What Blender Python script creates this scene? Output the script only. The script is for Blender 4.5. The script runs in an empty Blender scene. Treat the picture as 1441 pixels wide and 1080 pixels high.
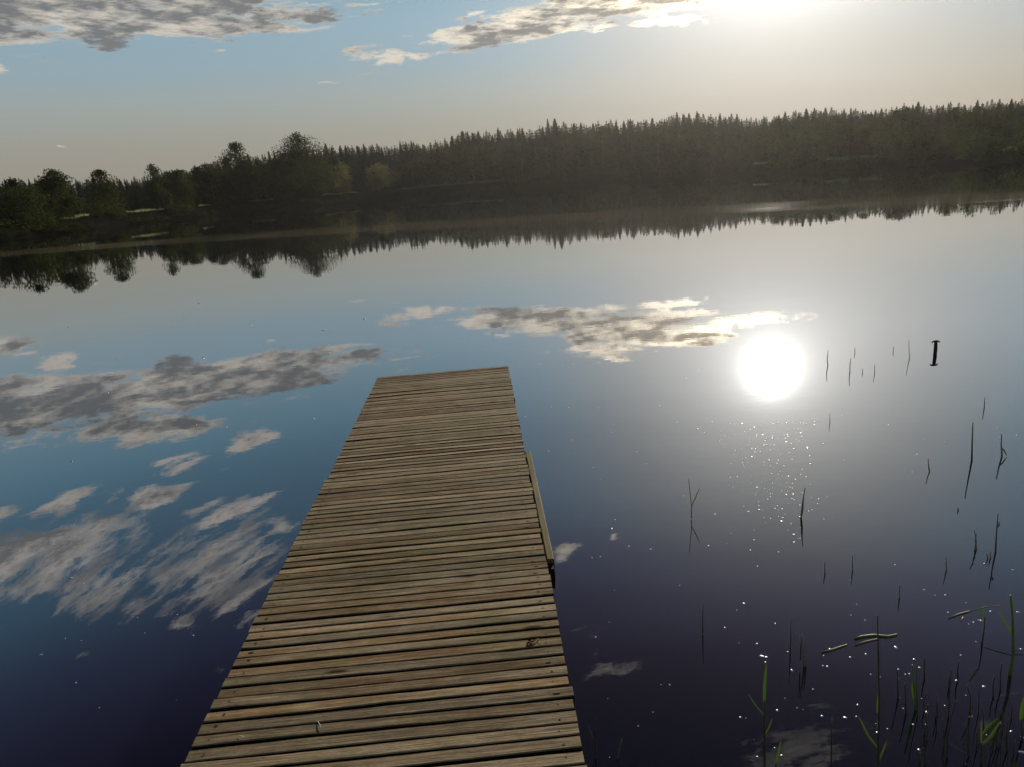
import bpy, math, random
from mathutils import Vector, Matrix

sc = bpy.context.scene
COL = sc.collection
R = math.radians

# ------------------------------------------------------------------ camera
W, H, F = 1441.0, 1080.0, 1000.0
CAM = Vector((0, 0, 2.0))
PITCH, ROLL = R(15.75), R(4.57)
YAW = R(3.0)            # clockwise from +Y (the jetty runs along +Y)

def cam_axes(yaw):
    f = Vector((math.sin(yaw) * math.cos(PITCH), math.cos(yaw) * math.cos(PITCH), -math.sin(PITCH)))
    r0 = Vector((math.cos(yaw), -math.sin(yaw), 0))
    u0 = r0.cross(f)
    r = math.cos(ROLL) * r0 - math.sin(ROLL) * u0
    u = math.sin(ROLL) * r0 + math.cos(ROLL) * u0
    return f, r, u
# yaw such that the jetty's vanishing point (665, 262) looks along +Y
f_, r_, u_ = cam_axes(0.0)
d_ = f_ * F + r_ * (665 - W / 2) + u_ * (H / 2 - 262)
YAW = -math.atan2(d_.x, d_.y)
FWD, RGT, UPV = cam_axes(YAW)

def ray(x, y):
    return (FWD * F + RGT * (x - W / 2) + UPV * (H / 2 - y)).normalized()
def on_plane(x, y, z=0.0):
    d = ray(x, y)
    return CAM + d * ((z - CAM.z) / d.z)
def azel(x, y, mirror=False):
    d = ray(x, y)
    return math.atan2(d.x, d.y), math.asin(d.z) * (-1 if mirror else 1)
def lift(x, y, base):
    """point seen at (x, y) in the upright plane through base that faces the camera"""
    n = Vector((FWD.x, FWD.y, 0)).normalized()
    d = ray(x, y)
    return CAM + d * ((base - CAM).dot(n) / d.dot(n))

cd = bpy.data.cameras.new('camera')
cam = bpy.data.objects.new('camera', cd)
COL.objects.link(cam)
m = Matrix((RGT, UPV, -FWD)).transposed().to_4x4()
m.translation = CAM
cam.matrix_world = m
cd.sensor_width = 36.0
cd.lens = 36.0 * F / W
cd.clip_start, cd.clip_end = 0.05, 5000
sc.camera = cam

sc.view_settings.view_transform = 'Standard'
sc.view_settings.look = 'None'
sc.view_settings.exposure = 0.0
sc.view_settings.gamma = 1.0
sc.cycles.use_denoising = True
sc.cycles.max_bounces = 10
sc.cycles.transparent_max_bounces = 8
sc.cycles.caustics_reflective = False
sc.cycles.caustics_refractive = False

# ------------------------------------------------------------------ helpers
def mesh(name, verts, faces, mats=(), fmat=None, smooth=False):
    me = bpy.data.meshes.new(name)
    me.from_pydata([tuple(v) for v in verts], [], faces)
    for mm in mats:
        me.materials.append(mm)
    if fmat:
        me.polygons.foreach_set('material_index', fmat)
    if smooth:
        me.polygons.foreach_set('use_smooth', [True] * len(faces))
    me.update()
    return me
def obj(name, me, parent=None, loc=(0, 0, 0)):
    o = bpy.data.objects.new(name, me)
    COL.objects.link(o)
    o.location = loc
    if parent is not None:
        o.parent = parent
    return o
def tag(o, label=None, cat=None, group=None, kind=None):
    for k, v in (('label', label), ('category', cat), ('group', group), ('kind', kind)):
        if v:
            o[k] = v
    return o
class MB:
    def __init__(s):
        s.v, s.f, s.m = [], [], []
    def add(s, vs, fs, mi=0):
        b = len(s.v)
        s.v += [tuple(v) for v in vs]
        s.f += [tuple(b + i for i in f) for f in fs]
        s.m += [mi] * len(fs)
    def tube(s, pts, rad, n=6, mi=0, cap=True):
        pts = [Vector(p) for p in pts]
        vs, fs = [], []
        for i, p in enumerate(pts):
            t = (pts[min(i + 1, len(pts) - 1)] - pts[max(i - 1, 0)]).normalized()
            a = t.orthogonal().normalized() if i == 0 else (a - t * a.dot(t)).normalized()
            b = t.cross(a)
            r = rad[i] if isinstance(rad, (list, tuple)) else rad
            for k in range(n):
                q = 2 * math.pi * k / n
                vs.append(p + (a * math.cos(q) + b * math.sin(q)) * r)
        for i in range(len(pts) - 1):
            for k in range(n):
                k2 = (k + 1) % n
                fs.append((i * n + k, i * n + k2, (i + 1) * n + k2, (i + 1) * n + k))
        if cap:
            fs.append(tuple(range(n - 1, -1, -1)))
            fs.append(tuple((len(pts) - 1) * n + k for k in range(n)))
        s.add(vs, fs, mi)
    def box(s, c, d, mi=0, bev=0.0):
        x, y, z = (q / 2 for q in d)
        cx, cy, cz = c
        if bev <= 0:
            vs = [(cx + i * x, cy + j * y, cz + k * z) for i in (-1, 1) for j in (-1, 1) for k in (-1, 1)]
            s.add(vs, [(0, 1, 3, 2), (4, 6, 7, 5), (0, 4, 5, 1), (2, 3, 7, 6), (0, 2, 6, 4), (1, 5, 7, 3)], mi)
        else:   # chamfer of the edges along the longest (y) axis
            prof = [(-x, -z + bev), (-x + bev, -z), (x - bev, -z), (x, -z + bev), (x, z - bev), (x - bev, z), (-x + bev, z), (-x, z - bev)]
            vs = [(cx + a, cy + sg * y, cz + b) for sg in (-1, 1) for a, b in prof]
            fs = [(k, (k + 1) % 8, 8 + (k + 1) % 8, 8 + k) for k in range(8)]
            fs += [tuple(range(7, -1, -1)), tuple(range(8, 16))]
            s.add(vs, fs, mi)
    def make(s, name, mats, smooth=False):
        return mesh(name, s.v, s.f, mats, s.m, smooth)

class NT:
    """tiny node-tree builder"""
    def __init__(s, tree):
        s.t = tree
        s.n, s.l = tree.nodes, tree.links
    def new(s, typ, **kw):
        n = s.n.new(typ)
        for k, v in kw.items():
            setattr(n, k, v)
        return n
    def put(s, sock, v):
        if isinstance(v, bpy.types.NodeSocket):
            s.l.new(v, sock)
        elif v is not None:
            sock.default_value = v
    def math(s, op, a, b=None, c=None, clamp=False):
        n = s.new('ShaderNodeMath', operation=op, use_clamp=clamp)
        for i, v in enumerate((a, b, c)):
            s.put(n.inputs[i], v)
        return n.outputs[0]
    def vmath(s, op, a, b=None, out=0):
        n = s.new('ShaderNodeVectorMath', operation=op)
        s.put(n.inputs[0], a)
        if b is not None:
            s.put(n.inputs[3] if op == 'SCALE' else n.inputs[1], b)
        return n.outputs[out]
    def mix(s, fac, a, b, mode='MIX', clamp=False):
        n = s.new('ShaderNodeMix', data_type='RGBA', blend_type=mode)
        n.clamp_factor = True
        s.put(n.inputs[0], fac)
        s.put(n.inputs[6], a)
        s.put(n.inputs[7], b)
        return n.outputs[2]
    def mixf(s, fac, a, b):
        n = s.new('ShaderNodeMix', data_type='FLOAT')
        s.put(n.inputs[0], fac)
        s.put(n.inputs[2], a)
        s.put(n.inputs[3], b)
        return n.outputs[0]
    def smooth(s, v, lo, hi, a=0.0, b=1.0):
        n = s.new('ShaderNodeMapRange', interpolation_type='SMOOTHSTEP')
        for i, q in enumerate((v, lo, hi, a, b)):
            s.put(n.inputs[i], q)
        return n.outputs[0]
    def noise(s, vec, scale, detail=4, rough=0.55, out=0, dist=0.0):
        n = s.new('ShaderNodeTexNoise')
        s.put(n.inputs['Vector'], vec)
        n.inputs['Scale'].default_value = scale
        n.inputs['Detail'].default_value = detail
        n.inputs['Roughness'].default_value = rough
        n.inputs['Distortion'].default_value = dist
        return n.outputs[out]
    def mapping(s, vec, loc=(0, 0, 0), rot=(0, 0, 0), scale=(1, 1, 1), typ='POINT'):
        n = s.new('ShaderNodeMapping', vector_type=typ)
        s.put(n.inputs[0], vec)
        n.inputs[1].default_value = loc
        n.inputs[2].default_value = rot
        n.inputs[3].default_value = scale
        return n.outputs[0]
    def comb(s, x=0.0, y=0.0, z=0.0):
        n = s.new('ShaderNodeCombineXYZ')
        for i, v in enumerate((x, y, z)):
            s.put(n.inputs[i], v)
        return n.outputs[0]
    def sep(s, v):
        n = s.new('ShaderNodeSeparateXYZ')
        s.put(n.inputs[0], v)
        return n.outputs
    def ramp(s, fac, stops, interp='LINEAR'):
        n = s.new('ShaderNodeValToRGB')
        n.color_ramp.interpolation = interp
        e = n.color_ramp.elements
        while len(e) < len(stops):
            e.new(0.5)
        for q, (p, c) in zip(e, stops):
            q.position = p
            q.color = (*c, 1) if len(c) == 3 else c
        s.put(n.inputs[0], fac)
        return n.outputs[0]
def C4(r, g, b):
    return (r, g, b, 1.0)
def material(name):
    mt = bpy.data.materials.new(name)
    mt.use_nodes = True
    nt = NT(mt.node_tree)
    nt.n.clear()
    out = nt.new('ShaderNodeOutputMaterial')
    return mt, nt, out
def principled(nt, out, color, rough=0.7, normal=None, spec=0.3):
    p = nt.new('ShaderNodeBsdfPrincipled')
    nt.put(p.inputs['Base Color'], color)
    nt.put(p.inputs['Roughness'], rough)
    nt.put(p.inputs['Specular IOR Level'], spec)
    if normal is not None:
        nt.put(p.inputs['Normal'], normal)
    nt.l.new(p.outputs[0], out.inputs[0])
    return p
def bump(nt, h, strength, dist):
    b = nt.new('ShaderNodeBump')
    nt.put(b.inputs['Strength'], strength)
    nt.put(b.inputs['Distance'], dist)
    nt.put(b.inputs['Height'], h)
    return b.outputs[0]

# ------------------------------------------------------------------ sun and sky
sd = ray(1085, 521)
SUN = Vector((sd.x, sd.y, -sd.z)).normalized()
SUN_EL = math.asin(SUN.z)
SUN_AZ = math.atan2(SUN.x, SUN.y)
lamp = bpy.data.lights.new('sun', 'SUN')
lamp.energy = 4.6
lamp.angle = R(0.53)
lamp.color = (1.0, 0.90, 0.76)
lo = bpy.data.objects.new('sun', lamp)
COL.objects.link(lo)
lo.rotation_euler = SUN.to_track_quat('Z', 'Y').to_euler()
lo.location = SUN * 50

world = bpy.data.worlds.new('World')
sc.world = world
world.use_nodes = True
w = NT(world.node_tree)
w.n.clear()
wout = w.new('ShaderNodeOutputWorld')
bg = w.new('ShaderNodeBackground')
w.l.new(bg.outputs[0], wout.inputs[0])
SKY_STRENGTH = 0.1
bg.inputs[1].default_value = SKY_STRENGTH
sky = w.new('ShaderNodeTexSky', sky_type='NISHITA')
sky.sun_disc = False
sky.sun_elevation = SUN_EL
sky.sun_rotation = SUN_AZ
sky.air_density, sky.dust_density, sky.ozone_density = 1.0, 0.5, 1.2
tc = w.new('ShaderNodeTexCoord')
D = w.vmath('NORMALIZE', tc.outputs['Generated'])
dx, dy, dz = w.sep(D)
az = w.math('ARCTAN2', dx, dy)
el = w.math('ARCSINE', dz)
# the day's own air: hazy warm horizon, deep blue above
elf = w.math('DIVIDE', el, R(50), clamp=True)
SKYC = [(0.0, (.275, .25, .21)), (3.4, (.305, .287, .245)), (5, (.315, .318, .285)), (7, (.315, .36, .355)), (9, (.275, .375, .425)), (11.6, (.255, .385, .465)), (17, (.15, .30, .40)),
        (19.5, (.112, .235, .335)), (25, (.080, .170, .265)), (29, (.050, .074, .146)), (33, (.030, .031, .078)), (37, (.014, .010, .034)), (44, (.006, .004, .017)), (50, (.006, .004, .015))]
tone = w.ramp(elf, [(e / 50, c) for e, c in SKYC])
tone = w.vmath('SCALE', tone, 10.0)
skyc = w.mix(0.025, tone, sky.outputs[0])
# bright hazy air round the sun
cosd = w.vmath('DOT_PRODUCT', D, tuple(SUN), out=1)
ang = w.math('ARCCOSINE', w.math('MINIMUM', cosd, 1.0))           # radians from the sun
def gauss(width, amp):
    q = w.math('DIVIDE', ang, width)
    return w.math('MULTIPLY', w.math('POWER', 2.718, w.math('MULTIPLY', w.math('MULTIPLY', q, q), -1.0)), amp)
def fall(width, amp):
    return w.math('MULTIPLY', w.math('POWER', 2.718, w.math('DIVIDE', ang, -width)), amp)
aure = w.math('ADD', w.math('ADD', gauss(R(1.35), 55.0), gauss(R(2.8), 7.0)), w.math('MULTIPLY', w.math('ADD', fall(R(5.6), 17.0), fall(R(22), 0.9)), w.math('MULTIPLY', w.smooth(el, R(27), R(44), 1.0, 0.30), w.smooth(el, R(3), R(14), 0.23, 1.0))))
lum = w.vmath('DOT_PRODUCT', skyc, (0.32, 0.58, 0.10), out=1)
skyc = w.mix(w.smooth(ang, R(8), R(24), 0.62, 0.0), skyc, w.comb(w.math('MULTIPLY', lum, 1.06), lum, w.math('MULTIPLY', lum, 0.95)))
aurc = w.mix(1.0, w.mix(w.smooth(el, R(2), R(9)), C4(1.0, 0.91, 0.74), w.mix(w.smooth(ang, R(10), R(20)), C4(1.0, 0.945, 0.865), w.mix(w.smooth(el, R(26), R(34)), C4(0.88, 1.0, 1.12), C4(0.95, 0.92, 1.22)))), aure, 'MULTIPLY')
skyc = w.mix(1.0, skyc, aurc, 'ADD')

# ---- clouds: each one a soft ellipse on the sky, torn by noise
AE = w.comb(az, el, 0.0)
shear = w.math('MULTIPLY', w.smooth(el, R(14), R(26)), 0.30)
els = w.math('ADD', el, w.math('MULTIPLY', w.math('ADD', az, R(24)), shear))
PL = w.comb(w.math('MULTIPLY', az, 6.0), w.math('MULTIPLY', els, 27.0), 0.0)
wc = w.noise(PL, 1.3, 5, 0.6, out=1)
warp = w.vmath('MULTIPLY', w.vmath('SUBTRACT', wc, (0.5, 0.5, 0.5)), (0.085, 0.032, 0.0))
AEw = w.vmath('ADD', AE, warp)
# (centre px, end of long axis px, half width px, strength, seen in the water)
CL = [((300, 535), (540, 505), 36, 1.1, 1), ((90, 566), (330, 545), 42, 1.1, 1), ((215, 603), (330, 600), 24, 0.9, 1), ((-80, 585), (110, 575), 44, 1.1, 1),
      ((470, 508), (560, 500), 18, 0.9, 1), ((-220, 590), (-60, 590), 50, 1.0, 1),
      ((20, 487), (70, 486), 15, 0.9, 1), ((74, 513), (116, 509), 13, 0.95, 1), ((515, 6), (585, 1), 6, 0.6, 0), ((18, 620), (50, 618), 8, 0.5, 1),
      ((750, 446), (890, 441), 17, 1.05, 1), ((875, 463), (1015, 455), 24, 1.0, 1), ((870, 488), (970, 482), 16, 0.9, 1),
      ((945, 429), (1020, 428), 9, 0.8, 1), ((1055, 453), (1160, 447), 11, 0.9, 1), ((990, 470), (1050, 462), 18, 0.9, 1), ((700, 470), (740, 468), 9, 0.7, 1),
      ((583, 440), (635, 436), 13, 0.62, 1), ((540, 455), (565, 455), 5, 0.5, 1), ((415, 495), (432, 493), 6, 0.8, 1), ((385, 480), (400, 478), 5, 0.5, 1),
      ((358, 618), (402, 611), 19, 0.85, 1), ((262, 654), (315, 649), 18, 0.85, 1),
      ((60, 782), (260, 738), 60, 0.95, 1), ((205, 702), (285, 682), 20, 0.8, 1), ((45, 722), (140, 698), 20, 0.8, 1),
      ((325, 719), (405, 699), 20, 0.8, 1), ((300, 795), (430, 755), 54, 0.95, 1), ((140, 832), (235, 822), 40, 0.9, 1),
      ((315, 835), (395, 815), 38, 0.85, 1), ((262, 876), (300, 872), 15, 0.7, 1), ((-80, 800), (80, 775), 60, 0.95, 1), ((395, 742), (425, 728), 18, 0.75, 1),
      ((350, 862), (390, 852), 18, 0.6, 1), ((795, 776), (824, 771), 17, 0.85, 1), ((826, 880), (860, 862), 15, 0.6, 1), ((850, 941), (900, 937), 19, 0.6, 1),
      ((865, 755), (876, 751), 7, 0.6, 1), ((1120, 1055), (1230, 1045), 48, 0.75, 1), ((300, 945), (345, 940), 14, 0.45, 1), ((115, 915), (150, 912), 12, 0.4, 1),
      ((1385, 1025), (1450, 1018), 14, 0.45, 1), ((455, 113), (500, 111), 5, 0.45, 0), ((345, 84), (362, 80), 5, 0.4, 0), ((82, 206), (92, 205), 2, 0.5, 0)]
M = K = None
for (c, e, hw, st, mir) in CL:
    A, E = azel(*c, mir), azel(*e, mir)
    dxx, dyy = E[0] - A[0], E[1] - A[1]
    ln = math.hypot(dxx, dyy)
    q = (Vector(e) - Vector(c)).normalized()
    p2 = azel(c[0] - q.y * hw, c[1] + q.x * hw, mir)
    half = math.hypot(p2[0] - A[0], p2[1] - A[1])
    v = w.mapping(AEw, loc=(A[0], A[1], 0), rot=(0, 0, math.atan2(dyy, dxx)), scale=(ln * 1.3, half * 1.55, 1.0), typ='TEXTURE')
    g = w.new('ShaderNodeTexGradient', gradient_type='SPHERICAL')
    w.put(g.inputs[0], v)
    b = w.math('MULTIPLY', g.outputs[1], st)
    M = b if M is None else w.math('MAXIMUM', M, b)
    if hw >= 14:
        kb = w.math('MULTIPLY', b, min(1.0, (hw - 8) / 11) if E[1] < 0.24 else min(1.0, (hw - 8) / 22))
        K = kb if K is None else w.math('MAXIMUM', K, kb)
n1 = w.noise(PL, 2.1, 12, 0.69, dist=0.15)
sdx, sdy = w.math('SUBTRACT', SUN_AZ, az), w.math('SUBTRACT', SUN_EL, el)
sdir = w.vmath('NORMALIZE', w.comb(sdx, sdy, 0.0))
PLs = w.vmath('ADD', PL, w.vmath('MULTIPLY', sdir, (0.06, 0.20, 0.0)))
n2 = w.noise(PLs, 2.1, 6, 0.6, dist=0.15)
nl = w.noise(PL, 1.7, 4, 0.55)
plate = w.smooth(M, 0.0, 0.78)
up = w.smooth(el, R(15), R(24))
dens = w.math('ADD', w.math('MULTIPLY', plate, w.math('SUBTRACT', 0.98, w.math('MULTIPLY', up, 0.16))), w.math('MULTIPLY', w.math('SUBTRACT', n1, 0.5), 3.7))
alpha = w.math('MULTIPLY', w.smooth(dens, w.mixf(up, 0.36, 0.32), w.mixf(up, 0.74, 1.0)), w.smooth(M, 0.0, 0.10))
thick = w.math('ADD', w.math('MULTIPLY', w.smooth(K, 0.05, 0.70), w.mixf(up, 0.58, 0.42)), w.math('ADD', w.math('MULTIPLY', w.math('SUBTRACT', nl, 0.5), 2.0), w.math('MULTIPLY', w.math('SUBTRACT', n1, 0.5), 2.0)))
core = w.smooth(thick, 0.08, 0.78)
relief = w.math('MULTIPLY', w.math('SUBTRACT', n1, n2), 2.6)
core = w.math('ADD', core, relief, clamp=True)
near = fall(R(7.0), 7.0)
edge = w.mix(up, C4(6.1, 5.6, 4.9), C4(7.2, 6.7, 6.2))
edge = w.mix(1.0, edge, w.mix(1.0, C4(7.5, 6.4, 4.6), near, 'MULTIPLY'), 'ADD')
body = w.mix(up, C4(1.75, 1.8, 1.85), C4(3.0, 3.0, 3.0))
body = w.mix(1.0, body, w.mix(1.0, C4(1.3, 1.0, 0.6), near, 'MULTIPLY'), 'ADD')
dim = w.smooth(el, R(26), R(42), 1.0, 0.42)
cloudc = w.mix(1.0, w.mix(core, edge, body), dim, 'MULTIPLY')
final = w.mix(w.math('MULTIPLY', alpha, 0.95), skyc, cloudc)
w.put(bg.inputs[0], final)

# ------------------------------------------------------------------ water
SHORE_PX = [(-700, 95), (-300, 100), (0, 108), (105, 122), (195, 146), (368, 190), (560, 236), (700, 216), (860, 176), (1000, 150), (1175, 120), (1300, 108), (1423, 92), (1700, 84), (2100, 80)]
def horizon_y(x):
    return 258 - 0.08 * (x - 720)
SH = [(azel(x, horizon_y(x))[0], d) for x, d in SHORE_PX]
def shore(a):
    if a <= SH[0][0]:
        k = min(1.0, (SH[0][0] - a) / 1.2)
        return SH[0][1] * (1 - k) + 9.0 * k
    if a >= SH[-1][0]:
        k = min(1.0, (a - SH[-1][0]) / 1.2)
        return SH[-1][1] * (1 - k) + 9.0 * k
    for (a0, d0), (a1, d1) in zip(SH, SH[1:]):
        if a0 <= a <= a1:
            k = (a - a0) / (a1 - a0)
            k = k * k * (3 - 2 * k) * 0.5 + k * 0.5
            wob = 0.7 * math.sin(a * 43) + 0.5 * math.sin(a * 97 + 1.3)
            return d0 + (d1 - d0) * k + wob

wm, nt, out = material('lake_water')
geo = nt.new('ShaderNodeNewGeometry')
px, py, pz = nt.sep(geo.outputs['Position'])
# a wind-ruffled streak of floating pollen that crosses the lake
bp = [on_plane(x, y) for x, y in ((0, 357), (300, 338), (560, 320), (860, 300), (1100, 291), (1440, 278))]
sx = [[0.0] * 4 for _ in range(3)]
for p in bp:
    row = (1.0, p.x, p.x * p.x)
    for i in range(3):
        for j in range(3):
            sx[i][j] += row[i] * row[j]
        sx[i][3] += row[i] * p.y
for i in range(3):
    for k in range(i + 1, 3):
        f = sx[k][i] / sx[i][i]
        sx[k] = [q - f * s for q, s in zip(sx[k], sx[i])]
co = [0.0] * 3
for i in (2, 1, 0):
    co[i] = (sx[i][3] - sum(sx[i][j] * co[j] for j in range(i + 1, 3))) / sx[i][i]
curve = nt.math('ADD', nt.math('MULTIPLY', nt.math('ADD', nt.math('MULTIPLY', px, co[2]), co[1]), px), co[0])
off = nt.math('SUBTRACT', py, curve)
wv = nt.mapping(geo.outputs['Position'], scale=(0.05, 0.35, 1))
wav = nt.noise(wv, 1.0, 4, 0.6)
offw = nt.math('ADD', off, nt.math('MULTIPLY', nt.math('SUBTRACT', wav, 0.5), 7.0))
band = nt.math('MULTIPLY', nt.smooth(offw, -5.0, -3.0), nt.smooth(offw, 3.5, 6.5, 1.0, 0.0))
streak = nt.noise(nt.mapping(geo.outputs['Position'], scale=(0.10, 1.1, 1)), 1.0, 5, 0.65)
band = nt.math('MULTIPLY', band, nt.smooth(streak, 0.38, 0.62, 0.25, 1.0))
rough = nt.mixf(band, 0.010, 0.068)
swell = nt.noise(nt.mapping(geo.outputs['Position'], rot=(0, 0, 0.4), scale=(0.8, 1.3, 1)), 1.1, 3, 0.5)
fine = nt.noise(nt.mapping(geo.outputs['Position'], rot=(0, 0, -0.3), scale=(1.0, 1.6, 1)), 9.0, 2, 0.5)
hgt = nt.math('ADD', nt.math('MULTIPLY', swell, 0.0008), nt.math('MULTIPLY', fine, nt.math('ADD', nt.mixf(band, 0.00005, 0.0008), nt.math('MULTIPLY', nt.smooth(nt.noise(nt.mapping(geo.outputs['Position'], scale=(0.12, 0.3, 1)), 1.0, 4, 0.6), 0.42, 0.68), 0.00014))))
nrm = bump(nt, hgt, 1.0, 1.0)
fr = nt.new('ShaderNodeFresnel')
fr.inputs[0].default_value = 1.33
nt.put(fr.inputs['Normal'], nrm)
gl = nt.new('ShaderNodeBsdfGlossy')
gl.inputs[0].default_value = C4(0.97, 0.98, 1.0)
nt.put(gl.inputs['Roughness'], rough)
nt.put(gl.inputs['Normal'], nrm)
df = nt.new('ShaderNodeBsdfDiffuse')
nt.put(df.inputs[0], nt.mix(band, C4(0.004, 0.0045, 0.009), C4(0.19, 0.155, 0.095)))
ms = nt.new('ShaderNodeMixShader')
nt.put(ms.inputs[0], nt.math('MULTIPLY', nt.math('POWER', fr.outputs[0], 0.45), nt.mixf(band, 1.0, 0.62)))
nt.l.new(df.outputs[0], ms.inputs[1])
nt.l.new(gl.outputs[0], ms.inputs[2])
nt.l.new(ms.outputs[0], out.inputs[0])
lake = obj('lake', mesh('lake', [(-300, -300, 0), (300, -300, 0), (300, 300, 0), (-300, 300, 0)], [(0, 1, 2, 3)], [wm]))
tag(lake, 'still dark lake mirroring the sky', kind='structure')

# ------------------------------------------------------------------ terrain
BANK = [(-0.9, 2.0), (-0.55, 2.1), (-0.35, 2.5), (-0.15, 3.0), (0.05, 3.0), (0.25, 2.2), (0.4, 1.9), (0.55, 1.4), (0.9, 1.3)]
def bankh(a):
    if a <= BANK[0][0]:
        return BANK[0][1]
    for (a0, h0), (a1, h1) in zip(BANK, BANK[1:]):
        if a0 <= a <= a1:
            return h0 + (h1 - h0) * (a - a0) / (a1 - a0)
    return BANK[-1][1]
def ground(a, r):
    t = r - shore(a)
    h = bankh(a)
    front = abs(a) < 1.0
    if t < 0:
        return max(-1.2, t * 0.35)
    if t < 5:
        k = t / 5
        z = h * 0.88 * k ** 0.8
    elif t < 18:
        z = h * (0.88 + 0.12 * (t - 5) / 13)
    else:
        z = h + (t - 18) * (0.035 if front else 0.02)
    z += 0.10 * math.sin(a * 130 + r * 0.35) * min(1, t / 6) + 0.08 * math.sin(a * 310 - r * 0.21) * min(1, t / 6)
    return min(z, h + 7)

gm, nt, out = material('lakeside_ground')
geo = nt.new('ShaderNodeNewGeometry')
nn = nt.noise(geo.outputs['Position'], 0.35, 6, 0.65)
nf = nt.noise(geo.outputs['Position'], 3.0, 4, 0.6)
nz = nt.sep(geo.outputs['Normal'])[2]
soil = nt.ramp(nf, [(0.3, (0.010, 0.010, 0.007)), (0.7, (0.026, 0.023, 0.016))])
turf = nt.ramp(nn, [(0.3, (0.014, 0.020, 0.008)), (0.6, (0.028, 0.034, 0.013)), (0.8, (0.040, 0.038, 0.020))])
gcol = nt.mix(nt.smooth(nz, 0.90, 0.985), soil, turf)
gd = nt.new('ShaderNodeBsdfDiffuse')
nt.put(gd.inputs[0], gcol)
gd.inputs['Roughness'].default_value = 0.6
nt.put(gd.inputs['Normal'], bump(nt, nf, 0.8, 0.25))
nt.l.new(gd.outputs[0], out.inputs[0])

TO = [-4, -1.5, 0, 1.2, 2.5, 4, 5.5, 7, 9, 12, 15, 18, 26, 40, 60, 90, 130, 180]
NA = 360
vs, fs = [], []
for i in range(NA):
    a = -math.pi + 2 * math.pi * i / NA
    s = shore(a)
    for t in TO:
        r = s + t
        vs.append((r * math.sin(a), r * math.cos(a), ground(a, r)))
K = len(TO)
for i in range(NA):
    j = (i + 1) % NA
    for k in range(K - 1):
        fs.append((i * K + k, i * K + k + 1, j * K + k + 1, j * K + k))
ter = obj('terrain', mesh('terrain', vs, fs, [gm], smooth=True))
tag(ter, 'low dark banks and forest floor round the lake', kind='structure')

# ------------------------------------------------------------------ foliage materials
def leaf_material(name, c1, c2, trans, tw=0.45):
    mt, nt, out = material(name)
    oi = nt.new('ShaderNodeObjectInfo')
    at = nt.new('ShaderNodeAttribute', attribute_name='shade')
    f = nt.math('ADD', nt.math('MULTIPLY', at.outputs['Fac'], 0.6), nt.math('MULTIPLY', oi.outputs['Random'], 0.4), clamp=True)
    col = nt.mix(f, C4(*c1), C4(*c2))
    d = nt.new('ShaderNodeBsdfDiffuse')
    nt.put(d.inputs[0], col)
    t = nt.new('ShaderNodeBsdfTranslucent')
    nt.put(t.inputs[0], nt.mix(0.55, col, C4(*trans)))
    mx = nt.new('ShaderNodeMixShader')
    mx.inputs[0].default_value = tw
    nt.l.new(d.outputs[0], mx.inputs[1])
    nt.l.new(t.outputs[0], mx.inputs[2])
    nt.l.new(mx.outputs[0], out.inputs[0])
    return mt
M_SPRUCE = leaf_material('spruce_needles', (0.014, 0.024, 0.012), (0.034, 0.046, 0.020), (0.03, 0.04, 0.012), 0.2)
M_LEAF = leaf_material('birch_leaves', (0.010, 0.019, 0.006), (0.036, 0.049, 0.013), (0.085, 0.10, 0.020), 0.36)
M_OLIVE = leaf_material('willow_leaves', (0.080, 0.092, 0.034), (0.150, 0.145, 0.062), (0.20, 0.18, 0.06), 0.5)
M_RUST = leaf_material('rust_leaves', (0.072, 0.054, 0.022), (0.125, 0.092, 0.038), (0.17, 0.125, 0.045), 0.5)
M_GRASS = leaf_material('bank_grass', (0.13, 0.17, 0.06), (0.26, 0.29, 0.12), (0.41, 0.46, 0.19), 0.55)
M_REED = leaf_material('reed_leaf', (0.020, 0.048, 0.008), (0.055, 0.085, 0.016), (0.07, 0.13, 0.018), 0.45)

M_BARK, nt, out = material('bark')
tcn = nt.new('ShaderNodeTexCoord')
bn = nt.noise(nt.mapping(tcn.outputs['Object'], scale=(3, 3, 0.8)), 2.0, 5, 0.65)
principled(nt, out, nt.ramp(bn, [(0.3, (0.03, 0.024, 0.018)), (0.6, (0.10, 0.085, 0.068)), (0.8, (0.2, 0.18, 0.16))]), 0.9, bump(nt, bn, 0.5, 0.05), 0.1)

def shade_attr(me, vals):
    a = me.attributes.new('shade', 'FLOAT', 'FACE')
    a.data.foreach_set('value', vals)

def leaf_quad(mb, rng, p, size, sh, shades, bias=None):
    n = Vector((rng.gauss(0, 1), rng.gauss(0, 1), rng.gauss(0, 1)))
    if bias is not None:
        n += bias
    n.normalize()
    a = n.orthogonal().normalized()
    b = n.cross(a)
    q = rng.uniform(0, 6.28)
    a, b = a * math.cos(q) + b * math.sin(q), b * math.cos(q) - a * math.sin(q)
    l, wd = size * rng.uniform(0.7, 1.4), size * rng.uniform(0.35, 0.7)
    mb.add([p - a * l * 0.5, p + b * wd * 0.5 - a * l * 0.05, p + a * l * 0.5, p - b * wd * 0.5 + a * l * 0.05], [(0, 1, 2, 3)])
    shades.append(sh)

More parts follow.
